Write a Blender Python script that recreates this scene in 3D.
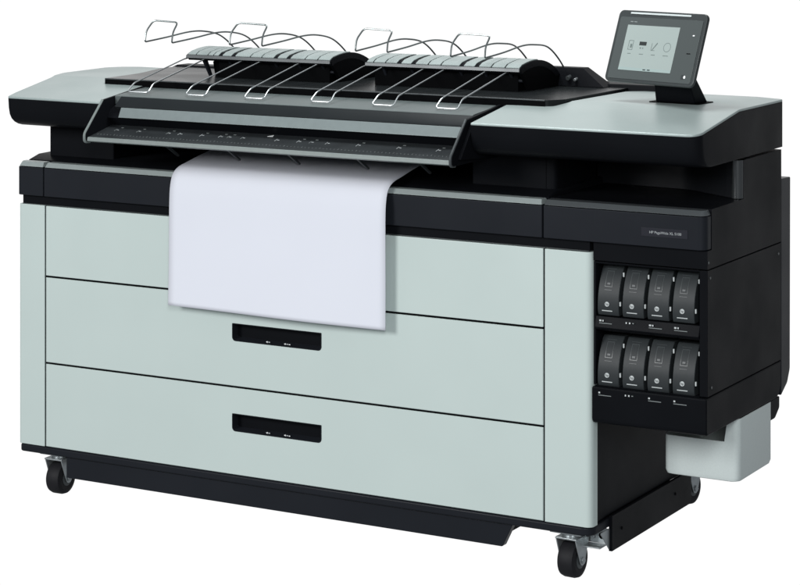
import bpy, bmesh, math, random
from mathutils import Vector, Matrix
R = math.radians
for o in list(bpy.data.objects):
    bpy.data.objects.remove(o)
scene = bpy.context.scene
C = scene.collection

# ------------------------------------------------------------------ camera
cd = bpy.data.cameras.new('camera')
cam = bpy.data.objects.new('camera', cd); C.objects.link(cam)
cam.location = (3.7008, -4.7, 1.5729)
cam.rotation_euler = (R(90), 0, R(29.4))
cd.sensor_width = 36; cd.lens = 2286/800*36
cd.shift_y = -402.5/800
cd.clip_start = 0.05; cd.clip_end = 200
scene.camera = cam

# ------------------------------------------------------------------ world: a white studio, brightest round the backdrop
w = bpy.data.worlds.new('World'); scene.world = w; w.use_nodes = True
nt = w.node_tree; bg = nt.nodes['Background']
tc = nt.nodes.new('ShaderNodeTexCoord')
dp = nt.nodes.new('ShaderNodeVectorMath'); dp.operation = 'DOT_PRODUCT'
dp.inputs[1].default_value = (-0.491, 0.871, 0.0)
mr = nt.nodes.new('ShaderNodeMapRange'); mr.interpolation_type = 'SMOOTHSTEP'
mr.inputs[1].default_value = 0.58; mr.inputs[2].default_value = 0.86
mx = nt.nodes.new('ShaderNodeMix'); mx.data_type = 'RGBA'
mx.inputs[6].default_value = (0.25, 0.265, 0.28, 1)
mx.inputs[7].default_value = (1.03, 1.03, 1.03, 1)
nt.links.new(tc.outputs['Generated'], dp.inputs[0])
nt.links.new(dp.outputs['Value'], mr.inputs[0])
nt.links.new(mr.outputs[0], mx.inputs[0])
nt.links.new(mx.outputs[2], bg.inputs['Color'])
bg.inputs['Strength'].default_value = 1.0

def area(name, loc, target, sx, sy, power, col=(1, 1, 1)):
    l = bpy.data.lights.new(name, 'AREA'); l.shape = 'RECTANGLE'
    l.size = sx; l.size_y = sy; l.energy = power; l.color = col
    o = bpy.data.objects.new(name, l); C.objects.link(o)
    o.location = loc
    o.rotation_euler = (Vector(target)-Vector(loc)).to_track_quat('-Z', 'Y').to_euler()
    return o
area('key_softbox', (-2.3, -7.4, 3.5), (0.9, 0, 0.5), 2.4, 2.4, 455, (1.0, 1.0, 1.0))
area('fill_softbox', (4.3, -5.4, 2.9), (1.5, 0, 0.3), 1.2, 2.4, 215, (0.97, 0.99, 1.0))
area('top_softbox', (0.95, 0.00, 2.45), (0.92, 0.05, 1.0), 0.9, 0.6, 27, (0.98, 1.0, 1.0))

vs = scene.view_settings
vs.view_transform = 'Standard'; vs.look = 'None'; vs.exposure = 0; vs.gamma = 1

# ------------------------------------------------------------------ materials
def mat(name, col, rough=0.45, metal=0.0, spec=0.5, noise=0.0, nscale=40, bump=0.0, bscale=600,
        rvar=0.0, coat=0.0, emit=0.0):
    m = bpy.data.materials.new(name); m.use_nodes = True
    n = m.node_tree; b = n.nodes['Principled BSDF']
    b.inputs['Base Color'].default_value = (*col, 1)
    b.inputs['Roughness'].default_value = rough
    b.inputs['Metallic'].default_value = metal
    b.inputs['Specular IOR Level'].default_value = spec
    b.inputs['Coat Weight'].default_value = coat
    if emit:
        b.inputs['Emission Color'].default_value = (*col, 1)
        b.inputs['Emission Strength'].default_value = emit
    t = n.nodes.new('ShaderNodeTexCoord')
    if noise:
        ns = n.nodes.new('ShaderNodeTexNoise'); ns.inputs['Scale'].default_value = nscale
        ns.inputs['Detail'].default_value = 5
        mp = n.nodes.new('ShaderNodeMapRange')
        mp.inputs[1].default_value = 0.3; mp.inputs[2].default_value = 0.7
        mp.inputs[3].default_value = 1-noise; mp.inputs[4].default_value = 1+noise
        vm = n.nodes.new('ShaderNodeVectorMath'); vm.operation = 'SCALE'
        vm.inputs[0].default_value = col
        n.links.new(t.outputs['Object'], ns.inputs['Vector'])
        n.links.new(ns.outputs['Fac'], mp.inputs[0])
        n.links.new(mp.outputs[0], vm.inputs['Scale'])
        n.links.new(vm.outputs[0], b.inputs['Base Color'])
    if rvar:
        ns = n.nodes.new('ShaderNodeTexNoise'); ns.inputs['Scale'].default_value = 6
        ns.inputs['Detail'].default_value = 4
        mp = n.nodes.new('ShaderNodeMapRange')
        mp.inputs[1].default_value = 0.3; mp.inputs[2].default_value = 0.7
        mp.inputs[3].default_value = rough-rvar; mp.inputs[4].default_value = rough+rvar
        n.links.new(t.outputs['Object'], ns.inputs['Vector'])
        n.links.new(ns.outputs['Fac'], mp.inputs[0])
        n.links.new(mp.outputs[0], b.inputs['Roughness'])
    if bump:
        ns = n.nodes.new('ShaderNodeTexNoise'); ns.inputs['Scale'].default_value = bscale
        ns.inputs['Detail'].default_value = 2
        bp = n.nodes.new('ShaderNodeBump'); bp.inputs['Strength'].default_value = bump
        bp.inputs['Distance'].default_value = 0.0006
        n.links.new(t.outputs['Object'], ns.inputs['Vector'])
        n.links.new(ns.outputs['Fac'], bp.inputs['Height'])
        n.links.new(bp.outputs[0], b.inputs['Normal'])
    return m

M = {}
M['panel'] = mat('pale_green_grey_panel', (0.474, 0.549, 0.529), 0.36, spec=0.5, noise=0.012, nscale=3, bump=0.12, bscale=900, rvar=0.04)
M['bin'] = mat('pale_neutral_bin', (0.53, 0.585, 0.575), 0.5, spec=0.3, noise=0.03, nscale=250, bump=0.25, bscale=700)
M['silver'] = mat('silver_paint', (0.305, 0.362, 0.355), 0.38, metal=0.26, spec=0.45, noise=0.035, nscale=900, bump=0.12, bscale=1400, rvar=0.05)
M['edge'] = mat('lit_edge_trim', (0.36, 0.41, 0.405), 0.35, metal=0.3, spec=0.5, noise=0.03, nscale=60)  # trim strip where it catches light, brightness put into the colour
M['strip'] = mat('brushed_grey_trim', (0.18, 0.213, 0.215), 0.32, metal=0.3, spec=0.5, noise=0.04, nscale=60)
M['lip'] = mat('satin_grey_edge', (0.16, 0.185, 0.18), 0.45, metal=0.1, spec=0.3, noise=0.05, nscale=60)
M['sheen'] = mat('black_edge_highlight', (0.05, 0.055, 0.058), 0.25, spec=1.0, metal=0.5)
M['trimdark'] = mat('dark_grey_trim', (0.055, 0.062, 0.065), 0.32, metal=0.2, spec=0.4)
M['lipdark'] = mat('dimmed_edge_trim', (0.085, 0.095, 0.10), 0.28, metal=0.3, spec=0.5)  # same trim strip at the right, dimmer reflection put into the colour
M['black'] = mat('black_plastic', (0.0052, 0.0058, 0.0072), 0.42, spec=0.035, noise=0.12, nscale=5, bump=0.15, bscale=1500, rvar=0.06)
M['gloss'] = mat('glossy_black_plastic', (0.010, 0.011, 0.013), 0.36, spec=0.16)
M['band'] = mat('charcoal_plastic', (0.0125, 0.0142, 0.0180), 0.36, spec=0.10, noise=0.07, nscale=4, bump=0.1, bscale=1500, rvar=0.05)
M['void'] = mat('dark_interior', (0.002, 0.0022, 0.0026), 0.6, spec=0.02)
M['flap'] = mat('flap_lit_top', (0.085, 0.102, 0.102), 0.40, spec=0.22, noise=0.06, nscale=5, rvar=0.05)  # top of the flap, lightened in colour for the light it reflects
M['flapdark'] = mat('flap_shaded_front', (0.012, 0.0145, 0.016), 0.40, spec=0.12, noise=0.06, nscale=5, rvar=0.05)  # front slope of the same flap, its shade put into the colour
M['tray'] = mat('ruled_tray_plastic', (0.022, 0.025, 0.027), 0.34, spec=0.10, noise=0.16, nscale=22, rvar=0.08)
M['deck'] = mat('charcoal_top', (0.013, 0.015, 0.016), 0.26, spec=0.04, noise=0.10, nscale=6, rvar=0.05)
M['rib'] = mat('grey_ribbed_plastic', (0.235, 0.275, 0.27), 0.42, spec=0.35, noise=0.08, nscale=30)
M['wire'] = mat('chromed_wire', (0.58, 0.61, 0.62), 0.36, metal=1.0)
M['wiredark'] = mat('dark_reflecting_chrome', (0.20, 0.225, 0.225), 0.3, metal=0.9)  # chrome again, its dark reflections put into the base colour
M['metal'] = mat('zinc_plated_steel', (0.42, 0.45, 0.46), 0.34, metal=0.75, noise=0.10, nscale=40)
M['rubber'] = mat('black_rubber', (0.010, 0.010, 0.012), 0.6, spec=0.2, noise=0.1, nscale=60)
M['white'] = mat('white_print', (0.72, 0.74, 0.74), 0.5)
M['dimprint'] = mat('grey_print', (0.17, 0.19, 0.19), 0.5)
M['print'] = mat('pale_print', (0.46, 0.49, 0.49), 0.5)
M['outline'] = mat('moulded_outline', (0.050, 0.057, 0.060), 0.4)
M['letter'] = mat('pale_lettering', (0.32, 0.34, 0.35), 0.4)
M['paper'] = mat('white_paper', (0.65, 0.668, 0.730), 0.75, spec=0.12, noise=0.008, nscale=4, bump=0.08, bscale=700)
M['cart'] = mat('dark_grey_cartridge', (0.024, 0.028, 0.030), 0.44, spec=0.20, noise=0.06, nscale=50, bump=0.08, bscale=1500)
M['cartin'] = mat('cartridge_window', (0.045, 0.052, 0.054), 0.3, spec=0.4)
M['bezel'] = mat('charcoal_bezel', (0.030, 0.035, 0.036), 0.30, spec=0.4, noise=0.05, nscale=20)
M['bezelin'] = mat('grey_glossy_bezel', (0.055, 0.064, 0.064), 0.22, spec=0.5)
M['plate'] = mat('name_plate', (0.018, 0.019, 0.025), 0.35, spec=0.15)
M['screen'] = mat('lit_screen', (0.205, 0.240, 0.232), 0.22, spec=0.4, emit=0.45)
M['screenbar'] = mat('lit_screen_bar', (0.20, 0.25, 0.245), 0.25, emit=0.4)
M['icon'] = mat('screen_icon', (0.10, 0.125, 0.12), 0.3, emit=0.2)
M['icondark'] = mat('screen_icon_dark', (0.02, 0.024, 0.024), 0.3, emit=0.1)
M['led'] = mat('light_bar', (0.42, 0.46, 0.46), 0.3, emit=0.12)

# ------------------------------------------------------------------ mesh builder
class MB:
    def __init__(s):
        s.bm = bmesh.new(); s.mats = []
    def _mi(s, m):
        if m not in s.mats: s.mats.append(m)
        return s.mats.index(m)
    def _faces(s, fs, m, smooth=True):
        i = s._mi(m)
        for f in fs: f.material_index = i; f.smooth = smooth
    def hull(s, a, b, m):
        """prism between two equal loops of points"""
        va = [s.bm.verts.new(p) for p in a]; vb = [s.bm.verts.new(p) for p in b]
        fs = [s.bm.faces.new(list(reversed(va))), s.bm.faces.new(vb)]
        n = len(a)
        for i in range(n):
            fs.append(s.bm.faces.new((va[i], va[(i+1) % n], vb[(i+1) % n], vb[i])))
        s._faces(fs, m); return va, vb, fs
    def box(s, x0, x1, y0, y1, z0, z1, m):
        return s.hull([(x0,y0,z0),(x1,y0,z0),(x1,y1,z0),(x0,y1,z0)], [(x0,y0,z1),(x1,y0,z1),(x1,y1,z1),(x0,y1,z1)], m)
    def px(s, prof, x0, x1, m):
        return s.hull([(x0, y, z) for y, z in prof], [(x1, y, z) for y, z in prof], m)
    def py(s, prof, y0, y1, m):
        return s.hull([(x, y1, z) for x, z in prof], [(x, y0, z) for x, z in prof], m)
    def pz(s, poly, z0, z1, m):
        return s.hull([(x, y, z0) for x, y in poly], [(x, y, z1) for x, y in poly], m)
    def tube(s, pts, r, m, n=8, closed=False):
        pts = [Vector(p) for p in pts]; rings = []; N = len(pts)
        prev = None
        for i, p in enumerate(pts):
            a = pts[i-1] if (i > 0 or closed) else p
            b = pts[(i+1) % N] if (i < N-1 or closed) else p
            t = (b-a).normalized()
            if prev is None:
                u = t.orthogonal().normalized()
            else:
                u = (prev - t*prev.dot(t)).normalized()
            prev = u; v = t.cross(u)
            rings.append([s.bm.verts.new(p + r*(math.cos(2*math.pi*k/n)*u + math.sin(2*math.pi*k/n)*v)) for k in range(n)])
        fs = []
        for i in range(N if closed else N-1):
            A, B = rings[i], rings[(i+1) % N]
            for k in range(n):
                fs.append(s.bm.faces.new((A[k], A[(k+1) % n], B[(k+1) % n], B[k])))
        if not closed:
            fs.append(s.bm.faces.new(list(reversed(rings[0])))); fs.append(s.bm.faces.new(rings[-1]))
        s._faces(fs, m)
    def cyl(s, p0, p1, r, m, n=32, r1=None):
        p0 = Vector(p0); p1 = Vector(p1); t = (p1-p0).normalized(); u = t.orthogonal().normalized(); v = t.cross(u)
        r1 = r if r1 is None else r1
        a = [p0 + r*(math.cos(2*math.pi*k/n)*u + math.sin(2*math.pi*k/n)*v) for k in range(n)]
        b = [p1 + r1*(math.cos(2*math.pi*k/n)*u + math.sin(2*math.pi*k/n)*v) for k in range(n)]
        s.hull(a, b, m)
    def lathe(s, c, axis, prof, m, n=48):
        """prof: (offset along axis, radius)"""
        c = Vector(c); t = Vector(axis).normalized(); u = t.orthogonal().normalized(); v = t.cross(u)
        rings = [[s.bm.verts.new(c + t*h + r*(math.cos(2*math.pi*k/n)*u + math.sin(2*math.pi*k/n)*v)) for k in range(n)] for h, r in prof]
        fs = []
        for A, B in zip(rings, rings[1:]):
            for k in range(n): fs.append(s.bm.faces.new((A[k], A[(k+1) % n], B[(k+1) % n], B[k])))
        fs.append(s.bm.faces.new(list(reversed(rings[0])))); fs.append(s.bm.faces.new(rings[-1]))
        s._faces(fs, m)
    def text(s, txt, size, mtx, m, align='CENTER'):
        cu = bpy.data.curves.new('t', 'FONT'); cu.body = txt; cu.size = size; cu.align_x = align; cu.align_y = 'CENTER'
        cu.extrude = 0.0002; cu.resolution_u = 3
        ob = bpy.data.objects.new('t', cu); C.objects.link(ob)
        dg = bpy.context.evaluated_depsgraph_get()
        me = bpy.data.meshes.new_from_object(ob.evaluated_get(dg))
        me.transform(mtx)
        n0 = len(s.bm.faces); s.bm.from_mesh(me)
        s.bm.faces.ensure_lookup_table()
        s._faces([s.bm.faces[i] for i in range(n0, len(s.bm.faces))], m, False)
        bpy.data.objects.remove(ob); bpy.data.curves.remove(cu); bpy.data.meshes.remove(me)
    def build(s, name, parent=None, bevel=0.0, seg=3, loc=None, angle=30):
        bmesh.ops.recalc_face_normals(s.bm, faces=s.bm.faces[:])
        me = bpy.data.meshes.new(name); s.bm.to_mesh(me); s.bm.free()
        for m in s.mats: me.materials.append(M[m])
        me.set_sharp_from_angle(angle=R(35))
        o = bpy.data.objects.new(name, me); C.objects.link(o)
        if parent is not None:
            o.parent = parent
            if parent.type == 'EMPTY' and parent.parent is None and loc is None:
                o.location = -Vector(parent.location)
        if loc is not None: o.location = loc
        if bevel:
            b = o.modifiers.new('bevel', 'BEVEL'); b.width = bevel; b.segments = seg
            b.limit_method = 'ANGLE'; b.angle_limit = R(angle); b.harden_normals = True
        return o

def rounded(poly, radii, n=8):
    """polygon with its corners rounded; radii per corner"""
    out = []; N = len(poly)
    for i, p in enumerate(poly):
        r = radii[i] if isinstance(radii, (list, tuple)) else radii
        p = Vector(p); a = Vector(poly[i-1])-p; b = Vector(poly[(i+1) % N])-p
        if r <= 0: out.append(tuple(p)); continue
        la, lb = a.length, b.length; a.normalize(); b.normalize()
        ang = math.acos(max(-1, min(1, a.dot(b))))
        d = min(r/math.tan(ang/2), la*0.49, lb*0.49); rr = d*math.tan(ang/2)
        c = p + (a+b).normalized()*(rr/math.sin(ang/2))
        s0 = p+a*d-c; s1 = p+b*d-c
        a0 = math.atan2(s0.y, s0.x); a1 = math.atan2(s1.y, s1.x); da = a1-a0
        while da > math.pi: da -= 2*math.pi
        while da < -math.pi: da += 2*math.pi
        for k in range(n+1):
            t = a0+da*k/n; out.append((c.x+rr*math.cos(t), c.y+rr*math.sin(t)))
    return out
def smooth(pts, n=8, closed=False):
    P = [Vector(p) for p in pts]; out = []
    for i in range(len(P)-1):
        p0 = P[max(i-1, 0)]; p1 = P[i]; p2 = P[i+1]; p3 = P[min(i+2, len(P)-1)]
        for k in range(n):
            t = k/n
            out.append(0.5*((2*p1)+(-p0+p2)*t+(2*p0-5*p1+4*p2-p3)*t*t+(-p0+3*p1-3*p2+p3)*t**3))
    out.append(P[-1]); return out
def fillet(pts, r, n=5):
    """3-D polyline with its bends rounded"""
    P = [Vector(p) for p in pts]; out = [P[0]]
    for i in range(1, len(P)-1):
        a = P[i-1]-P[i]; b = P[i+1]-P[i]; d = min(r, a.length*0.45, b.length*0.45)
        s0 = P[i]+a.normalized()*d; s1 = P[i]+b.normalized()*d
        for k in range(n+1):
            t = k/n; out.append(s0*(1-t)**2 + P[i]*2*t*(1-t) + s1*t*t)
    out.append(P[-1]); return out
def front(x, y, z):      # frame for things lying on a face that looks towards -y
    return Matrix.Translation((x, y, z)) @ Matrix.Rotation(R(90), 4, 'X')

# ================================================================== the printer
printer = bpy.data.objects.new('large_format_printer', None); C.objects.link(printer)
printer.location = (0.73, 0.25, 0)
printer['label'] = 'wide printer on castors with pale grey drawers and a black and silver top'
printer['category'] = 'printer'
PR = printer

# --- cabinet carcass (dark body behind the drawers)
b = MB(); b.box(-0.078, 1.541, 0.024, 0.600, 0.134, 0.80, 'black')
cab = b.build('cabinet', PR, 0.003)
b = MB(); b.box(1.5415, 1.5472, 0.034, 0.600, 0.1425, 0.5, 'black'); b.build('side_panel', cab, 0.001)
# pillars
b = MB(); b.pz(rounded([(-0.088, 0), (-0.0030, 0), (-0.0030, 0.023), (-0.088, 0.023)], [0.010, 0, 0, 0]), 0.1335, 0.757, 'panel')
b.build('corner_pillar', PR, 0.0012, 2)
b = MB(); b.pz(rounded([(1.4310, 0), (1.5480, 0), (1.5480, 0.033), (1.4310, 0.033)], [0, 0.026, 0, 0], 12), 0.1335, 0.7555, 'panel')
b.build('corner_pillar', PR, 0.0012, 2)

# --- drawers
def drawer(z0, z1, hz):
    b = MB(); x0, x1 = 0.0015, 1.4268
    if hz is None:
        b.box(x0, x1, 0.0, 0.022, z0, z1, 'panel'); return b.build('drawer', PR, 0.0015, 2)
    hole = rounded([(0.578, hz-0.022), (0.836, hz-0.022), (0.836, hz+0.022), (0.578, hz+0.022)], [0.010, 0.010, 0.002, 0.002], 6)
    bm = b.bm
    def loop(pts, y): 
        vs_ = [bm.verts.new((x, y, z)) for x, z in pts]
        return vs_, [bm.edges.new((vs_[i], vs_[(i+1) % len(vs_)])) for i in range(len(vs_))]
    oc = 0.0014
    outer = [(x0+oc, z0+oc), (x1-oc, z0+oc), (x1-oc, z1-oc), (x0+oc, z1-oc)]
    ov, oe = loop(outer, 0.0); hv, he = loop(hole, 0.0)
    bmesh.ops.triangle_fill(bm, edges=oe+he, use_beauty=True, use_dissolve=False)
    o2 = [(x0, z0), (x1, z0), (x1, z1), (x0, z1)]
    o2v = [bm.verts.new((x, oc, z)) for x, z in o2]; o3v = [bm.verts.new((x, 0.022, z)) for x, z in o2]
    h2v = [bm.verts.new((x, 0.012, z)) for x, z in hole]
    for A, B in ((ov, o2v), (o2v, o3v), (hv, h2v)):
        n = len(A)
        for i in range(n): bm.faces.new((A[i], A[(i+1) % n], B[(i+1) % n], B[i]))
    b._faces(bm.faces, 'panel', False); b.mats = ['panel']
    d = b.build('drawer', PR)
    # recessed pull
    h = MB()
    shr = [((x-0.707)*0.995+0.707, (z-hz)*0.97+hz) for x, z in hole]
    n = len(shr)
    rim0 = [h.bm.verts.new((x, -0.0012, z)) for x, z in [((x-0.707)*0.985+0.707, (z-hz)*0.92+hz) for x, z in hole]]
    rimo = [h.bm.verts.new((x, -0.0012, z)) for x, z in shr]
    rimb = [h.bm.verts.new((x, 0.016, z)) for x, z in shr]
    inn = [h.bm.verts.new((x, 0.045, hz+(z-hz)*0.9+0.004 if z > hz else hz-0.006+(z-hz)*0.25)) for x, z in shr]
    fs = []
    for A, B in ((rimb, rimo), (rimo, rim0), (rim0, inn)):
        for i in range(n): fs.append(h.bm.faces.new((A[i], A[(i+1) % n], B[(i+1) % n], B[i])))
    fs.append(h.bm.faces.new(inn)); h._faces(fs, 'band')
    # marks printed on the sloping lip: an arrow and a roll sign, twice
    for gx, kind in ((0.684, 0), (0.736, 1)):
        z = hz-0.0155; y = 0.004
        h.hull([(gx-0.009, y, z), (gx-0.004, y-0.001, z-0.002), (gx-0.004, y, z+0.002)], [(gx-0.009, y-.001, z), (gx-0.004, y-0.002, z-0.002), (gx-0.004, y-.001, z+0.002)], 'white')
        h.box(gx-0.001, gx+0.004, y-0.003, y-0.002, z-0.001, z+0.0015, 'letter')
        if kind: h.box(gx+0.006, gx+0.010, y-0.003, y-0.002, z-0.001, z+0.001, 'white')
    h.build('handle', d)
    return d
drawer(0.5762, 0.7560, None)
drawer(0.3525, 0.5712, 0.485)
drawer(0.1345, 0.3476, 0.263)
for z0, z1 in ((0.5714, 0.5760), (0.3478, 0.3523)):
    b = MB(); b.box(0.0017, 1.4266, 0.0030, 0.0215, z0, z1, 'void'); b.build('drawer_gap_shade', PR)  # black filler standing in for the shade in the gaps
for x0, x1 in ((-0.0028, 0.0013), (1.4270, 1.4308)):
    b = MB(); b.box(x0, x1, 0.0035, 0.0215, 0.134, 0.7555, 'black'); b.build('drawer_gap_shade', PR)  # upright gaps, their shade filled in as black strips

# --- plinth and base rail
b = MB()
b.pz(rounded([(-0.087, 0.002), (1.547, 0.002), (1.547, 0.488), (-0.087, 0.488)], [0.012, 0.028, 0, 0]), 0.112, 0.1320, 'band')
b.build('plinth', PR, 0.005)
b = MB()
b.py(rounded([(0.060, 0.058), (1.318, 0.058), (1.344, 0.1115), (0.060, 0.1115)], [0.004, 0.006, 0.0, 0]), 0.010, 0.030, 'band')
b.box(0.060, 1.300, 0.060, 0.47, 0.070, 0.109, 'black')
b.build('base_rail', PR, 0.0015, 2)
b = MB(); b.px([(0.095, 0.059), (0.560, 0.059), (0.572, 0.070), (0.572, 0.1400), (0.095, 0.1400)], 1.5475, 1.556, 'black')
b.cyl((1.556, 0.15, 0.10), (1.5575, 0.15, 0.10), 0.004, 'void', 12); b.cyl((1.556, 0.47, 0.105), (1.5575, 0.47, 0.105), 0.004, 'void', 12)
b.build('base_rail', PR, 0.0015, 2)
b = MB()
b.box(1.44, 1.5465, 0.0885, 0.0925, 0.0760, 0.1115, 'metal')
b.box(1.47, 1.5465, 0.050, 0.0880, 0.0735, 0.0765, 'metal')
b.px([(0.0495, 0.1115), (0.0495, 0.106), (0.0945, 0.062), (0.0945, 0.1115)], 1.5470, 1.5500, 'metal')
for q in (0.095,): b.cyl((1.535, 0.0885, q), (1.535, 0.084, q), 0.008, 'void', 16)
b.cyl((1.512, 0.088, 0.090), (1.512, 0.083, 0.090), 0.005, 'metal', 12)
b.build('bracket', PR, 0.001, 1)

# --- castors
def caster_mesh():
    b = MB()
    b.box(-0.040, 0.040, -0.036, 0.036, 0.1055, 0.1095, 'metal')
    b.cyl((0, 0, 0.096), (0, 0, 0.106), 0.024, 'metal', 24)
    b.box(-0.0275, 0.0275, -0.034, 0.034, 0.0925, 0.0965, 'metal')
    for sx in (-1, 1):
        pr = rounded([(-0.034, 0.095), (-0.014, 0.045), (-0.006, 0.030), (0.008, 0.030), (0.015, 0.045), (0.034, 0.095)], [0.002, 0.004, 0.008, 0.008, 0.004, 0.002], 5)
        x0, x1 = (0.0235, 0.0265) if sx > 0 else (-0.0265, -0.0235)
        b.px(pr, x0, x1, 'metal')
        b.cyl((sx*0.0265, 0, 0.042), (sx*0.0305, 0, 0.042), 0.0085, 'metal', 6)
    return b
def caster(x, y, rz, proto=[None]):
    if proto[0] is None:
        o = caster_mesh().build('caster', PR, 0.001, 2, loc=(0, 0, 0))
        wb = MB(); wb.lathe((0, 0, 0.042), (1, 0, 0), [(-0.021, 0.026), (-0.0215, 0.031), (-0.0185, 0.0395), (-0.011, 0.0420), (0.011, 0.0420), (0.0185, 0.0395), (0.0215, 0.031), (0.021, 0.026)], 'rubber')
        wb.lathe((0, 0, 0.042), (1, 0, 0), [(-0.0225, 0.008), (-0.0215, 0.020), (0.0215, 0.020), (0.0225, 0.008)], 'trimdark', 24)
        wb.build('wheel', o)
        proto[0] = o
    else:
        src = proto[0]; o = src.copy(); C.objects.link(o)
        for ch in src.children:
            c = ch.copy(); C.objects.link(c); c.parent = o
    o.location = Vector((x, y, 0))-Vector(PR.location); o.rotation_euler = (0, 0, rz)
caster(0.003, 0.060, R(2)); caster(1.475, 0.055, R(-3)); caster(0.06, 0.770, R(10)); caster(1.463, 0.770, R(-8))

b = MB(); b.box(0.02, 1.46, 0.490, 0.80, 0.1115, 0.135, 'black'); b.box(1.40, 1.49, 0.70, 0.81, 0.1100, 0.1113, 'black'); b.build('rear_frame', PR, 0.002)
# --- black band across the front with its grey top strip
def band(x0, x1, y1, rl, rr, stripmat, zb=0.781):
    b = MB()
    b.pz(rounded([(x0, -0.006), (x1, -0.006), (x1, y1), (x0, y1)], [rl, rr, 0, 0], 8), zb, 0.8545, 'band')
    o = b.build('front_band', PR, 0.0015, 2)
    b = MB()
    lo = rounded([(x0+.001, -0.005), (x1-.001, -0.005), (x1-.001, y1), (x0+.001, y1)], [rl, rr, 0, 0], 8)
    hi = rounded([(x0+.003, 0.006), (x1-.006, 0.006), (x1-.006, y1), (x0+.003, y1)], [rl, rr*0.8, 0, 0], 8)
    b.hull([(x, y, 0.8558) for x, y in lo], [(x, y, 0.8675) for x, y in hi], stripmat)
    b.build('trim_strip', o, 0.001, 1)
    return o
band(-0.088, -0.0035, 0.030, 0.012, 0, 'edge')
band(0.0, 1.4265, 0.030, 0, 0, 'edge')
band(1.4305, 1.8235, 0.030, 0, 0.024, 'lipdark')
# recessed ledge under the band
b = MB(); b.box(-0.078, 1.541, 0.006, 0.0235, 0.7590, 0.7800, 'black'); b.box(-0.078, 1.540, 0.003, 0.020, 0.7570, 0.7588, 'trimdark'); b.build('ledge', PR, 0.0005, 1)

# --- output deck behind the band
b = MB(); b.px([(0.031, 0.800), (0.031, 0.8680), (0.075, 0.880), (0.30, 0.884), (0.47, 0.884), (0.47, 0.8005)], -0.084, 1.428, 'black')
b.build('output_deck', PR, 0.006, 3)

# --- right-hand housing : upper, middle, lower
b = MB()
b.box(1.5500, 1.7992, 0.006, 0.470, 0.7385, 0.7800, 'black')
b.box(1.4310, 1.7992, 0.031, 0.470, 0.7805, 0.8685, 'black')
b.px([(0.006, 0.7385), (0.475, 0.7385), (0.475, 0.957), (0.225, 0.957), (0.225, 0.8685), (0.031, 0.8685), (0.031, 0.779), (0.006, 0.779)], 1.7992, 1.8245, 'black')
hous = b.build('ink_housing', PR)
b = MB()
b.pz(rounded([(1.412, 0.330), (1.660, 0.310), (1.780, 0.232), (1.7985, 0.222), (1.8060, 0.2245), (1.7985, 0.2245), (1.7985, 0.468), (1.412, 0.468)], [0, 0.10, 0.02, 0, 0, 0, 0, 0]), 0.8690, 0.9572, 'gloss')
b.build('recess_wall', hous, 0.001, 1)
b = MB(); b.cyl((1.8105, 0.2235, 0.8700), (1.8105, 0.2235, 0.9570), 0.0135, 'sheen', 40); b.build('column_edge', hous)  # cylinder added at the corner, paler and shinier to carry its highlight
# middle block: frame round the cartridges
b = MB()
b.box(1.8055, 1.8245, 0.006, 0.474, 0.4580, 0.7355, 'black')     # right wall
b.box(1.5485, 1.5540, 0.010, 0.20, 0.4580, 0.7355, 'black')        # left wall
b.box(1.5545, 1.8050, 0.090, 0.46, 0.4580, 0.7355, 'void')          # back
b.px([(0.030, 0.7355), (0.008, 0.7355), (0.010, 0.7310), (0.030, 0.7290)], 1.5545, 1.8050, 'black')
b.build('ink_bay', PR, 0.001, 2)
def shelf(zt):
    b = MB()
    b.px([(0.0895, zt-0.0345), (0.020, zt-0.0345), (0.006, zt-0.0290), (0.002, zt-0.0240), (0.010, zt), (0.0895, zt)], 1.5545, 1.8050, 'black')
    return b
s1 = shelf(0.6130).build('ink_shelf', PR, 0.0008, 1)
def slot_marks(zt, par, two, dy=0.0):
    for i in range(4):
        b = MB()
        x = 1.5655+0.0605*i; y = 0.0035+dy; z = zt-0.0105; t = 0.0008
        sq = [(0, 0.005), (0.0075, 0.0105)] if (two and i != 1) else [(0, 0.004)]
        if i == 1: sq = [(0.004, 0.007), (0.012, 0.0155)]
        for a, c in sq: b.box(x+a, x+c, y-0.0003, y+t, z, z+0.0036, 'print')
        if i != 1: b.box(x, x+0.031, y-0.0008, y+t, z-0.0045, z-0.0030, 'dimprint')
        else: b.box(x+0.020, x+0.024, y-0.0004, y+t, z+0.001, z+0.003, 'dimprint')
        b.build('slot_marking', par)
slot_marks(0.6130, s1, True)
# lower block
b = MB()
prof = rounded([(0.474, 0.4550), (-0.001, 0.4550), (-0.001, 0.3720), (0.468, 0.3720)], [0, 0, 0.012, 0.03], 6)
b.px(prof, 1.5485, 1.8245, 'black')
lo = b.build('housing_foot', PR, 0.004, 3)
b = MB(); b.px([(0.060, 0.456), (0.004, 0.456), (0.008, 0.4570), (0.060, 0.4575)], 1.5545, 1.8045, 'black'); b.build('ink_shelf', PR)
slot_marks(0.4515, lo, False, -0.0045)
# screws on the side
for y, z in ((0.022, 0.718), (0.455, 0.712), (0.03, 0.475), (0.012, 0.753)):
    b = MB(); b.cyl((1.8245, y, z), (1.8255, y, z), 0.0035, 'trimdark', 16, 0.003); b.build('screw', PR)
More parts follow.
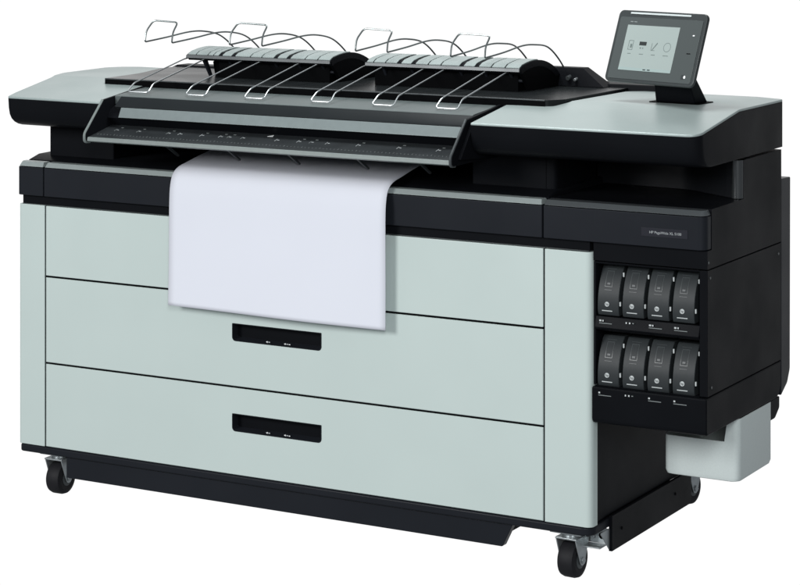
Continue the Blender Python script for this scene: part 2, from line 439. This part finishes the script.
# panel at the rear right
b = MB(); b.px(rounded([(0.477, 0.887), (0.541, 0.885), (0.538, 0.425), (0.520, 0.395), (0.477, 0.372)], [0, 0.004, 0.02, 0.02, 0], 5), 1.70, 1.8235, 'band')
b.build('rear_panel', PR, 0.002)
b = MB(); b.px(rounded([(0.395, 0.3715), (0.470, 0.3715), (0.470, 0.345), (0.440, 0.325), (0.395, 0.325)], [0, 0, 0.01, 0.02, 0], 5), 1.74, 1.822, 'black'); b.build('rear_foot', PR, 0.002)
b = MB(); b.px([(0.5415, 0.70), (0.5415, 0.62), (0.546, 0.62), (0.546, 0.69)], 1.72, 1.80, 'black'); b.build('rear_latch', PR, 0.001)

# --- waste bin under the ink housing
b = MB()
X0, X1, Y0, Y1, Z0 = 1.640, 1.8235, 0.200, 0.415, 0.224
def shell(x0, x1, y0, y1, r):
    a = rounded([(x0, y0), (x1, y0), (x1, y1), (x0, y1)], [r, r*1.3, r, r], 8)
    return a[:9]+[(X1-0.036, y0), (X1-0.028, y0)]+a[9:]
prev = None; fs = []
ring = []
for inset, z, in ((0.010, Z0), (0.003, Z0+0.003), (0.0, Z0+0.012), (0.0, 0.316), (0.0, 0.3700)):
    ring.append([(x, y, z) for x, y in shell(X0+inset, X1-inset, Y0+inset, Y1-inset, 0.012)])
inner = [[(x, y, z) for x, y in shell(X0+0.003, X1-0.003, Y0+0.003, Y1-0.003, 0.010)] for z in (0.3700, 0.316, Z0+0.006)]
def topz(p, outer=True):
    x, y, z = p
    if z < 0.33: return z
    if y < Y0+0.0165 and x < X1-0.030: return 0.316
    return 0.370
rings = [[b.bm.verts.new((p[0], p[1], topz(p))) for p in rg] for rg in ring+inner]
rings.pop(3); rings.pop(5-1+1)
for A, B in zip(rings, rings[1:]):
    n = len(A)
    for k in range(n):
        fs.append(b.bm.faces.new((A[k], A[(k+1) % n], B[(k+1) % n], B[k])))
fs.append(b.bm.faces.new(rings[0])); fs.append(b.bm.faces.new(rings[-1]))
b._faces(fs, 'bin')
bmesh.ops.delete(b.bm, geom=[v for v in b.bm.verts if not v.link_faces], context='VERTS')
b.build('waste_bin', PR, 0.001, 2, angle=50)

# --- necks carrying the top
b = MB(); b.pz(rounded([(-0.042, 0.070), (0.166, 0.070), (0.166, 0.30), (-0.042, 0.30)], [0.006, 0.004, 0, 0]), 0.8700, 0.972, 'black'); b.build('support_block', PR, 0.002)
b = MB(); b.pz(rounded([(1.200, 0.085), (1.4180, 0.085), (1.4180, 0.31), (1.200, 0.31)], [0.004, 0.014, 0, 0]), 0.8700, 0.970, 'black')
b.box(1.3930, 1.3945, 0.0842, 0.086, 0.8715, 0.966, 'void'); b.build('support_block', PR, 0.002)
b = MB(); b.box(-0.02, 1.411, 0.305, 0.520, 0.8845, 1.057, 'void'); b.build('upper_body', PR, 0.002)

# --- silver-topped wings
def ztop(y): return 1.040+0.1458*(y+0.04) if y < 0.20 else 1.075
def wing(poly, radii, name, xedge=None):
    pl = rounded(poly, radii, 8)
    ymin = min(y for x, y in pl); cx = sum(p[0] for p in poly)/len(poly)
    def solid(z_lo, z_hi, m, inset_bottom, dz_top, dz_lo=None):
        b = MB()
        va, vb, f = b.pz(pl, 0.0, 1.0, m)
        bmesh.ops.bisect_plane(b.bm, geom=b.bm.verts[:]+b.bm.edges[:]+b.bm.faces[:], plane_co=(0, 0.20, 0), plane_no=(0, 1, 0))
        if inset_bottom:
            for k in range(1, 7):
                bmesh.ops.bisect_plane(b.bm, geom=b.bm.verts[:]+b.bm.edges[:]+b.bm.faces[:], plane_co=(0, 0, 0.1*k), plane_no=(0, 0, 1))
        for v in b.bm.verts:
            h = v.co.z; y = v.co.y
            if dz_lo is not None:
                v.co.z = ztop(y) + (dz_top if h > 0.5 else dz_lo)
            elif h > 0.9: v.co.z = ztop(y)+dz_top
            else:
                k = round(h*10)
                zz, ins = ((0.9625, 0.050), (0.9632, 0.042), (0.9665, 0.030), (0.9725, 0.019), (0.9815, 0.010), (0.9930, 0.0045), (1.0100, 0.0015))[k]
                v.co.z = zz
                v.co.y = y + ins*max(0, min(1, (0.12-y)/0.14))
                v.co.x += ins*0.5*max(0, min(1, (xedge-v.co.x)/0.05)) if xedge is not None else 0
        return b
    b = solid(0.9625, 0, 'black', 0.042, -0.0055)
    w_ = b.build(name, PR, 0.006, 4, angle=25)
    b = solid(0, 0, 'silver', 0, 0.0, -0.0060)
    b.build('silver_top', w_, 0.0028, 3, angle=25)
    return w_
wing([(-0.088, -0.045), (0.2125, -0.050), (0.2125, 0.145), (0.100, 0.150), (0.060, 0.545), (-0.10, 0.555), (-0.150, 0.530), (-0.172, 0.486), (-0.160, 0.28), (-0.120, 0.18), (-0.098, 0.0)],
     [0.008, 0.002, 0.002, 0.002, 0.01, 0.03, 0.03, 0.03, 0.1, 0.1, 0.05], 'left_wing', -0.06)
wingR = wing([(1.266, -0.050), (1.8245, -0.048), (1.8245, 0.490), (1.75, 0.522), (1.45, 0.530), (1.4120, 0.500), (1.4040, 0.190), (1.385, 0.140), (1.266, 0.133)],
     [0.002, 0.030, 0.016, 0.05, 0.03, 0.02, 0.04, 0.02, 0.002], 'right_wing')

# --- centre hood, ruler tray, cheeks
def cheek(x0, x1, m):
    b = MB()
    pr = rounded([(-0.046, 1.0445), (-0.121, 0.966), (-0.121, 0.944), (0.10, 0.944), (0.128, 1.066)], [0.003, 0.010, 0.012, 0.02, 0.002], 6)
    # slope of the front edge follows the wing
    b.px(pr, x0, x1, m); return b.build('side_cheek', PR, 0.0016, 2)
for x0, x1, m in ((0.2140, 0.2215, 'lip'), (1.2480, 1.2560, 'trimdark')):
    ck = cheek(x0, x1, 'black')
    b = MB(); xm = (x0+x1)/2
    b.tube(fillet([(xm, -0.0465, 1.0440), (xm, -0.1225, 0.9650), (xm, -0.1215, 0.9450), (xm, -0.100, 0.9435)], 0.008, 5), 0.0034, m, 10); b.build('lit_rim', ck)  # paler tube along the cheek, standing for its lit edge
b = MB(); b.px([(-0.030, 1.036), (-0.095, 0.958), (0.10, 0.944), (0.128, 1.060)], 1.2562, 1.2645, 'black'); b.build('cheek_filler', PR, 0.001)
b = MB()
b.px([(0.1285, 1.0630), (0.1285, 1.040), (0.0, 1.030), (-0.001, 1.0505), (0.004, 1.0525)], 0.2225, 1.2470, 'flap')
hood = b.build('hood_flap', PR, 0.0012, 2)
b = MB(); b.px([(-0.0008, 1.0505), (-0.0008, 1.0300), (-0.020, 1.0180), (-0.0280, 1.0265), (-0.0262, 1.0300)], 0.2420, 1.2470, 'flapdark'); b.build('flap_front', hood, 0.0008, 1)
b = MB(); b.px([(-0.0285, 1.0255), (-0.0410, 1.0010), (-0.0330, 0.9990), (-0.0210, 1.0170)], 0.262, 1.2470, 'strip'); b.build('grey_strip', hood, 0.001, 2)
b = MB(); b.px([(-0.020, 1.0172), (-0.0325, 0.9985), (-0.012, 0.978), (0.28, 0.978), (0.28, 1.030), (0.002, 1.0295)], 0.2225, 1.2470, 'black')
b.build('hood_body', PR)
b = MB(); b.px([(0.1285, 1.050), (0.30, 1.054), (0.30, 0.90), (0.29, 0.90), (0.25, 0.985), (0.1285, 1.030)], 0.17, 1.26, 'void'); b.build('inner_frame', PR)
# tray with ruler marks
b = MB()
ty = lambda y: 0.9575+(y+0.112)*0.215
b.px([(0.000, ty(0)), (-0.112, ty(-0.112)), (-0.112, 0.946), (-0.100, 0.943), (0.28, 0.946), (0.28, 0.972), (0.01, 0.972)], 0.2230, 1.2465, 'tray')
tray = b.build('ruler_tray', PR, 0.0008, 1)
b = MB(); b.px([(-0.1125, 0.9578), (-0.1165, 0.9562), (-0.1180, 0.9475), (-0.1125, 0.9450)], 0.2230, 1.2465, 'lip'); b.build('tray_lip', tray, 0.0008, 1)
random.seed(4)
b = MB()
def mark(x0, x1, y0, y1, m='white'):
    pts = [(x0, y0), (x1, y0), (x1, y1), (x0, y1)]
    b.hull([(x, y, ty(y)+0.0002) for x, y in pts], [(x, y, ty(y)+0.0007) for x, y in pts], m)
mark(0.235, 1.24, -0.0085, -0.0070, 'dimprint')
for i in range(101):
    x = 0.235+0.010*i
    L = 0.007 if i % 5 == 0 else 0.004
    mark(x, x+0.0007, -0.092, -0.092+L, 'dimprint')
for x in (0.262, 0.330, 0.420, 0.455, 0.520, 0.575, 0.600, 0.640, 0.738, 0.800, 0.835, 0.880, 0.965, 1.075, 1.180):
    mark(x, x+0.0014, -0.058, -0.044, 'dimprint' if random.random() < 0.5 else 'letter')
    mark(x+0.004, x+0.010, -0.052, -0.0500, 'letter')
    if random.random() < 0.7: mark(x+0.005, x+0.012, -0.034, -0.031, 'dimprint')
b.hull([(0.700, -0.030, ty(-0.030)+.0003), (0.716, -0.030, ty(-0.030)+.0003), (0.712, -0.018, ty(-0.018)+.0003)],
       [(0.700, -0.030, ty(-0.030)+.0008), (0.716, -0.030, ty(-0.030)+.0008), (0.712, -0.018, ty(-0.018)+.0008)], 'white')
b.build('ruler_marks', tray)
# small fins under the tray
for x in (0.375, 0.560, 0.735, 0.930, 1.10):
    b = MB(); b.px([(-0.02, 0.9425), (0.055, 0.9000), (0.058, 0.9035), (-0.006, 0.9425)], x, x+0.006, 'trimdark'); b.build('guide_fin', PR)

# --- raised centre deck
b = MB()
b.pz(rounded([(0.088, 0.136), (1.372, 0.136), (1.398, 0.175), (1.400, 0.56), (0.020, 0.56), (0.022, 0.48), (0.072, 0.31)], [0.002, 0.01, 0.02, 0.002, 0.002, 0.05, 0.05], 5), 1.0560, 1.0805, 'deck')
deck = b.build('centre_deck', PR, 0.0016, 2)
b = MB(); b.box(0.092, 1.366, 0.1335, 0.1356, 1.0560, 1.0775, 'void'); b.build('step_face', deck)
b = MB(); b.box(0.092, 1.366, 0.1338, 0.1365, 1.0780, 1.0812, 'trimdark'); b.build('step_highlight', deck, 0.0006, 1)  # grey strip painted in as the highlight along the step
b = MB(); b.box(1.085, 1.0865, 0.1352, 0.56, 1.0600, 1.0810, 'void'); b.build('deck_joint', deck)
b = MB(); b.hull([(-0.075, 0.5350, 1.04), (1.50, 0.5350, 1.04), (1.50, 0.64, 1.04), (-0.075, 0.64, 1.04)],
                 [(0.02, 0.5605, 1.0850), (1.49, 0.5400, 1.0885), (1.46, 0.62, 1.0885), (0.02, 0.62, 1.0850)], 'black'); b.build('rear_cover', PR, 0.003, 2)
b = MB(); b.hull([(1.10, 0.500, 1.0812), (1.352, 0.500, 1.0812), (1.352, 0.5615, 1.0812), (1.10, 0.5615, 1.0812)],
                 [(1.10, 0.515, 1.1270), (1.288, 0.515, 1.1270), (1.288, 0.5500, 1.1270), (1.10, 0.5500, 1.1270)], 'black')
b.cyl((1.255, 0.512, 1.104), (1.255, 0.495, 1.101), 0.006, 'trimdark', 12); b.cyl((1.275, 0.508, 1.100), (1.275, 0.494, 1.098), 0.004, 'metal', 12)
b.build('hinge_cover', PR, 0.003, 2)

# --- the two curved paper guides
LIP = [(0.286, 1.1300), (0.284, 1.1375), (0.300, 1.1450), (0.330, 1.1500), (0.365, 1.1535), (0.405, 1.1520), (0.450, 1.1420), (0.495, 1.1220), (0.535, 1.0840)]
def ribz(y):
    for (a, za), (c, zc) in zip(LIP[1:], LIP[2:]):
        if a <= y <= c: return za+(zc-za)*(y-a)/(c-a)
    return LIP[1][1]
def guide(x0, x1, thick, thin):
    b = MB()
    outer = smooth([(y, z, 0) for y, z in LIP[1:]], 3)
    o = [(p[0], p[1]) for p in outer]
    inn = [(y*0.93+0.027, z-0.016 if y < 0.5 else z) for y, z in o]
    inn[0] = (0.290, 1.1290); 
    inn[-1] = (0.512, 1.0815); o[-1] = (0.535, 1.0815)
    shellp = o+[p for p in reversed(inn)]
    b.px(shellp, x0, x1, 'black')
    g = b.build('paper_guide', PR, 0.0008, 1)
    # mechanism beneath the shell, its black blocks enlarged to deepen the shade
    b = MB()
    b.px([(0.345, 1.0808), (0.500, 1.0808), (0.480, 1.112), (0.440, 1.128), (0.360, 1.130), (0.335, 1.118)], x0+0.050, x1-0.012, 'void')
    b.px([(0.312, 1.0808), (0.52, 1.0808), (0.50, 1.120), (0.42, 1.134), (0.345, 1.136), (0.312, 1.126)], x0+(0.085 if x0 < 0.5 else 0.012), x1-0.02, 'void')
    for k in range(5):
        xx = x0+0.12+(x1-x0-0.16)*k/4
        b.px([(0.296, 1.127), (0.345, 1.083), (0.352, 1.090), (0.312, 1.131)], xx, xx+0.006, 'band')
        b.cyl((xx+0.02, 0.318, 1.106), (xx+0.030, 0.318, 1.106), 0.004, 'band', 16)
    b.px([(0.296, 1.127), (0.330, 1.0808), (0.340, 1.0808), (0.312, 1.131)], x0+0.040, x0+0.046, 'band')
    b.build('roller_frame', g)
    for xa, xb in ((x1-0.010, x1-0.0008),):
        b = MB(); cap = [(y, z-0.001) for y, z in o[1:-1]]+[(0.532, 1.0815), (0.335, 1.0815), (0.318, 1.105), (0.292, 1.128)]
        b.px(cap, xa, xb, 'void'); b.build('end_cap', g)
    # grey ribs: plates between grooves
    cuts = sorted([(t, 0.0064) for t in thick]+[(t, 0.0016) for t in thin])
    edges = []; a = x0+0.004
    for t, w_ in cuts:
        edges.append((a, t-w_)); a = t+w_
    edges.append((a, x1-0.003))
    b = MB()
    ys = [0.2855, 0.290, 0.300, 0.315, 0.330, 0.350, 0.370, 0.388]
    for a, c in edges:
        if c-a < 0.003: continue
        top = [(y, ribz(y)+0.0028) for y in ys]; bot = [(y, ribz(y)+0.0002) for y in reversed(ys)]
        b.px(top+bot, a, c, 'rib')
    b.build('grey_ribs', g, 0.0005, 1)
    b = MB(); b.px([(0.281, 1.1385), (0.279, 1.130), (0.285, 1.1285), (0.2850, 1.1385)], x0+0.001, x1-0.001, 'trimdark'); b.build('front_lip', g, 0.0008, 1)
guide(0.245, 0.690, (0.352, 0.392, 0.523, 0.562), (0.275, 0.312, 0.330, 0.445, 0.480, 0.612, 0.650))
guide(0.792, 1.228, (0.889, 0.930, 1.066, 1.108), (0.815, 0.850, 0.972, 1.008, 1.148, 1.186))

# --- chromed wire loops at the front
for xl, xr in ((0.239, 0.303), (0.418, 0.477), (0.593, 0.651), (0.785, 0.842), (0.958, 1.018), (1.131, 1.191)):
    b = MB(); dx = 0.004
    pts = [(xl+dx*0.6, 0.330, 1.1320), (xl+dx*0.6, 0.278, 1.1270), (xl+dx, 0.054, 1.0805), (xl, 0.030, 1.0600), (xr, 0.030, 1.0600), (xr-dx*0.3, 0.054, 1.0805), (xr, 0.278, 1.1270), (xr, 0.330, 1.1320)]
    b.tube(fillet(pts, 0.009, 5), 0.0019, 'wire', 8)
    b.build('front_wire', PR)
# --- arched wire loops over the guides
for (xl, xr, dz) in ((0.243, 0.327, 0.006), (0.503, 0.600, 0.007), (0.871, 0.960, 0.004), (1.134, 1.226, 0.0)):
    b = MB()
    prof = [(0.570, 1.076), (0.548, 1.112), (0.500, 1.152), (0.440, 1.1825), (0.370, 1.192+dz*.6), (0.300, 1.1935+dz*.7), (0.200, 1.1835+dz), (0.100, 1.1765+dz)]
    sp = [(p.x, p.y) for p in smooth([(y, z, 0) for y, z in prof], 5)]
    tip = [(0.106, 1.2020+dz), (0.122, 1.2300+dz)]
    pts = [(xl, y, z) for y, z in sp]+[(xl-0.001, 0.108, 1.205+dz), (xl+0.012, 0.122, 1.2310+dz), (xr+0.004, 0.122, 1.2280+dz), (xr-0.002, 0.108, 1.203+dz)]+[(xr, y, z) for y, z in reversed(sp)]
    i0 = len(sp)
    path = pts[:i0-1]+[v for v in fillet(pts[i0-2:i0+6], 0.010, 5)][1:-1]+pts[i0+5:]
    b.tube(path, 0.0022, 'wiredark', 8)
    b.build('arched_wire', PR)

# --- touch panel
psi, tau = R(-19.2), R(19.0)
ax = Vector((math.cos(psi), math.sin(psi), 0)); nn = Vector((-math.sin(psi), math.cos(psi), 0))
up = Vector((0, 0, math.cos(tau)))+nn*math.sin(tau); out = ax.cross(up)   # towards the viewer
org = Vector((1.597, 0.200, 1.123)); PW, PH = 0.277, 0.176
FM = Matrix(((ax.x, up.x, out.x, org.x), (ax.y, up.y, out.y, org.y), (ax.z, up.z, out.z, org.z), (0, 0, 0, 1)))
def panel_build(b, name, par, bevel=0.0, seg=2):
    bmesh.ops.transform(b.bm, matrix=FM, verts=b.bm.verts[:])
    return b.build(name, par, bevel, seg)
rr = lambda x0, x1, y0, y1, r: rounded([(x0, y0), (x1, y0), (x1, y1), (x0, y1)], r, 6)
b = MB()
b.hull([(x*0.86, 0.012+(y)*0.86, -0.030) for x, y in rr(-PW/2, PW/2, 0, PH, 0.014)], [(x, y, -0.008) for x, y in rr(-PW/2, PW/2, 0, PH, 0.014)], 'black')
b.hull([(x, y, -0.0078) for x, y in rr(-PW/2, PW/2, 0, PH, 0.014)], [(x, y, -0.0005) for x, y in rr(-PW/2+.001, PW/2-.001, 0.001, PH-.001, 0.013)], 'bezel')
panel = panel_build(b, 'control_panel', PR, 0.0015, 3)
U = lambda u: -PW/2+u*PW
V = lambda v: v*PH
b = MB()
b.pz(rr(U(0.035), U(0.965), V(0.045), V(0.90), 0.004), -0.0003, 0.0006, 'bezelin'); panel_build(b, 'glass_front', panel, 0.0003, 1)
b = MB(); b.pz(rr(U(0.14), U(0.82), V(0.945), V(0.968), 0.0015), -0.0004, 0.0010, 'led'); panel_build(b, 'light_bar', panel)
b = MB()
b.pz(rr(U(0.14), U(0.73), V(0.165), V(0.79), 0.0008), 0.0007, 0.0012, 'screen')
b.pz(rr(U(0.1405), U(0.7295), V(0.166), V(0.205), 0.0004), 0.0012, 0.0015, 'screenbar')
# icons: scanner sheet, printer, pen, dial
def rect(x0, x1, y0, y1, m='icon', z=0.0012, h=0.0003): b.pz([(x0, y0), (x1, y0), (x1, y1), (x0, y1)], z, z+h, m)
cy = V(0.51); xs = [U(0.225), U(0.36), U(0.495), U(0.635)]
x = xs[0]; rect(x-.008, x-.0068, cy-.011, cy+.012); rect(x+.0055, x+.0067, cy-.011, cy+.012); rect(x-.0068, x+.0055, cy-.011, cy-.0098); rect(x-.0068, x+.0055, cy+.0108, cy+.012); rect(x-.002, x+.004, cy-.006, cy+.003)
x = xs[1]; rect(x-.0115, x+.0105, cy+.001, cy+.010, 'icondark'); rect(x-.008, x-.004, cy-.007, cy-.004); rect(x, x+.003, cy-.007, cy-.004)
x = xs[2]; b.hull([(x-.007, cy-.008, .0012), (x-.005, cy-.009, .0012), (x+.008, cy+.008, .0012), (x+.006, cy+.010, .0012)], [(x-.007, cy-.008, .0015), (x-.005, cy-.009, .0015), (x+.008, cy+.008, .0015), (x+.006, cy+.010, .0015)], 'icon'); rect(x-.010, x-.0088, cy-.010, cy+.008); rect(x-.0088, x+.002, cy-.010, cy-.0088)
x = xs[3]
for k in range(24):
    a0 = 2*math.pi*k/24; a1 = 2*math.pi*(k+0.8)/24
    q = [(x+r*math.cos(a), cy+r*math.sin(a)) for r, a in ((.0100, a0), (.0112, a0), (.0112, a1), (.0100, a1))]
    b.pz(q, .0012, .0015, 'icon')
for x, hw in zip(xs, (.005, .006, .006, .008)): rect(x-hw, x+hw, cy-.021, cy-.0195, 'icon')
rect(U(0.42), U(0.45), V(0.178), V(0.192), 'icondark', .0015); rect(U(0.47), U(0.50), V(0.178), V(0.192), 'icondark', .0015)
panel_build(b, 'screen', panel)
b = MB(); b.pz([(U(0.895)+0.0028*math.cos(t*math.pi/12), V(0.13)+0.0036*math.sin(t*math.pi/12)) for t in range(24)], .0006, .0016, 'white')
b.pz(rr(U(0.855), U(0.885), V(0.10), V(0.16), 0.001), .0006, .0012, 'bezel'); panel_build(b, 'button', panel)
b = MB(); b.pz(rr(U(0.885), U(0.905), V(0.685), V(0.70), 0.0004), .0006, .0012, 'white'); panel_build(b, 'button', panel)
b = MB(); b.pz(rr(U(0.86), U(0.90), V(0.440), V(0.452), 0.0004), .0006, .0012, 'void'); panel_build(b, 'button', panel)
b = MB(); b.pz(rr(U(0.16), U(0.19), V(0.83), V(0.842), 0.0003), .0006, .0010, 'dimprint'); b.pz(rr(U(0.20), U(0.235), V(0.83), V(0.840), 0.0003), .0006, .0010, 'dimprint'); panel_build(b, 'header_mark', panel)
# neck and its foot plate
b = MB()
t0 = FM @ Vector((-0.006, 0.030, -0.018)); t1 = FM @ Vector((0.105, 0.022, -0.018))
t2 = FM @ Vector((0.105, 0.044, -0.030)); t3 = FM @ Vector((-0.006, 0.044, -0.030))
b.hull([(1.588, 0.272, 1.0765), (1.692, 0.262, 1.0765), (1.700, 0.320, 1.0765), (1.596, 0.330, 1.0765)], [tuple(t0), tuple(t1), tuple(t2), tuple(t3)], 'black')
b.build('neck', panel, 0.003, 2)
b = MB(); b.pz(rounded([(1.572, 0.262), (1.704, 0.250), (1.712, 0.334), (1.580, 0.345)], 0.010), 1.0752, 1.0768, 'void'); b.build('socket', panel)

# --- name plate
b = MB(); b.box(1.672, 1.783, -0.0072, -0.0060, 0.8040, 0.8235, 'plate')
plate = b.build('name_plate', PR, 0.0003, 1)
b = MB(); b.text('HP PageWide XL 5100', 0.0082, front(1.7300, -0.0075, 0.8135), 'letter'); b.build('lettering', plate)

# ================================================================== ink cartridges (each lifts out)
def cartridge():
    root = bpy.data.objects.new('ink_cartridge', None); C.objects.link(root)
    W, H = 0.0520, 0.110
    prof = [(0.0, 0.0), (-0.0035, 0.010), (-0.0040, 0.028), (-0.0010, 0.050), (0.0060, 0.072), (0.0160, 0.092), (0.0260, 0.105), (0.0320, H)]
    P = [(p.x, p.y) for p in smooth([(y, z, 0) for y, z in prof], 4)]
    yf = lambda z: next((a[0]+(c[0]-a[0])*(z-a[1])/(c[1]-a[1]) for a, c in zip(P, P[1:]) if a[1] <= z <= c[1]), 0)
    b = MB(); b.px(P+[(0.070, H), (0.070, 0.0)], 0, W, 'cart'); b.build('body', root, 0.004, 4, loc=(0, 0, 0), angle=50)
    def patch(x0, x1, z0, z1, m, d=0.0006, n=4):
        zz = [z0+(z1-z0)*k/n for k in range(n+1)]
        f_ = [(yf(z)-d, z) for z in zz]; k_ = [(yf(z)+0.001, z) for z in reversed(zz)]
        bb.px(f_+k_, x0, x1, m)
    bb = MB(); patch(0.0150, 0.0330, 0.064, 0.098, 'cartin'); patch(0.0165, 0.0315, 0.0655, 0.0965, 'cart', 0.0009)
    patch(0.0205, 0.0275, 0.069, 0.073, 'outline', 0.0012, 1); patch(0.0130, 0.0360, 0.1015, 0.1023, 'outline', 0.0007, 1); patch(0.0150, 0.0330, 0.0570, 0.0578, 'outline', 0.0007, 1)
    bb.build('label_window', root, loc=(0, 0, 0))
    bb = MB(); cz = 0.0260; bb.cyl((0.0235, yf(cz)-0.0010, cz), (0.0235, yf(cz)+0.001, cz), 0.0054, 'print', 28)
    bb.text('hp', 0.0082, front(0.0235, yf(cz)-0.0012, cz+0.0002) @ Matrix.Shear('XZ', 4, (0, 0)), 'cart')
    bb.build('emblem', root, loc=(0, 0, 0))
    bb = MB(); patch(0.0110, 0.0360, 0.0100, 0.0120, 'print', 0.0007, 1); bb.build('stripe', root, loc=(0, 0, 0))
    for z in (0.091, 0.0280):
        bb = MB(); bb.box(W+0.0005, W+0.0040, yf(z)+0.002, yf(z)+0.006, z-0.005, z+0.005, 'print'); bb.build('clip', root, 0.0008, 1, loc=(0, 0, 0))
    return root
proto = cartridge()
def copy_tree(o, parent=None):
    c = o.copy(); C.objects.link(c); c.parent = parent
    for ch in list(o.children): copy_tree(ch, c)
    return c
ordn = ['leftmost, next to the pale pillar', 'second from the pale pillar', 'second from the black side wall', 'rightmost, next to the black side wall']
for r_ in range(2):
    for i in range(4):
        o = proto if (r_ == 0 and i == 0) else copy_tree(proto)
        o.location = (1.5590+0.0605*i, 0.012, 0.6155-0.1600*r_)
        o['label'] = 'dark grey ink cartridge in the %s row, %s' % (('upper', 'lower')[r_], ordn[i])
        o['category'] = 'ink cartridge'; o['group'] = 'ink cartridges in the open bay'

# ================================================================== sheet of paper hanging out of the slot
b = MB(); NX, px0, px1 = 28, 0.412, 1.030
prof = smooth([(0.260, 0.9200, 0), (0.180, 0.9120, 0), (0.110, 0.9020, 0), (0.050, 0.8900, 0), (0.008, 0.8810, 0), (-0.016, 0.8660, 0), (-0.0270, 0.8400, 0), (-0.0310, 0.80, 0), (-0.0320, 0.72, 0), (-0.0330, 0.63, 0), (-0.0350, 0.5420, 0)], 6)
L = len(prof)
grid = []
for j, p in enumerate(prof):
    row = []
    for i in range(NX+1):
        u = i/NX; hang = max(0, min(1, (0.86-p.y)/0.32))
        y = p.x - 0.005*hang*math.sin(u*math.pi*1.1+0.3) + 0.003*hang*math.sin(u*7) 
        z = p.y - (0.006*u*hang)
        row.append(b.bm.verts.new((px0+(px1-px0)*u, y, z)))
    grid.append(row)
fs = [b.bm.faces.new((grid[j][i], grid[j][i+1], grid[j+1][i+1], grid[j+1][i])) for j in range(L-1) for i in range(NX)]
b._faces(fs, 'paper')
sheet = b.build('paper_sheet'); so = sheet.modifiers.new('thickness', 'SOLIDIFY'); so.thickness = 0.0004; so.offset = 0
sheet['label'] = 'blank white sheet of paper curling out of the slot and hanging over the drawers'
sheet['category'] = 'paper'
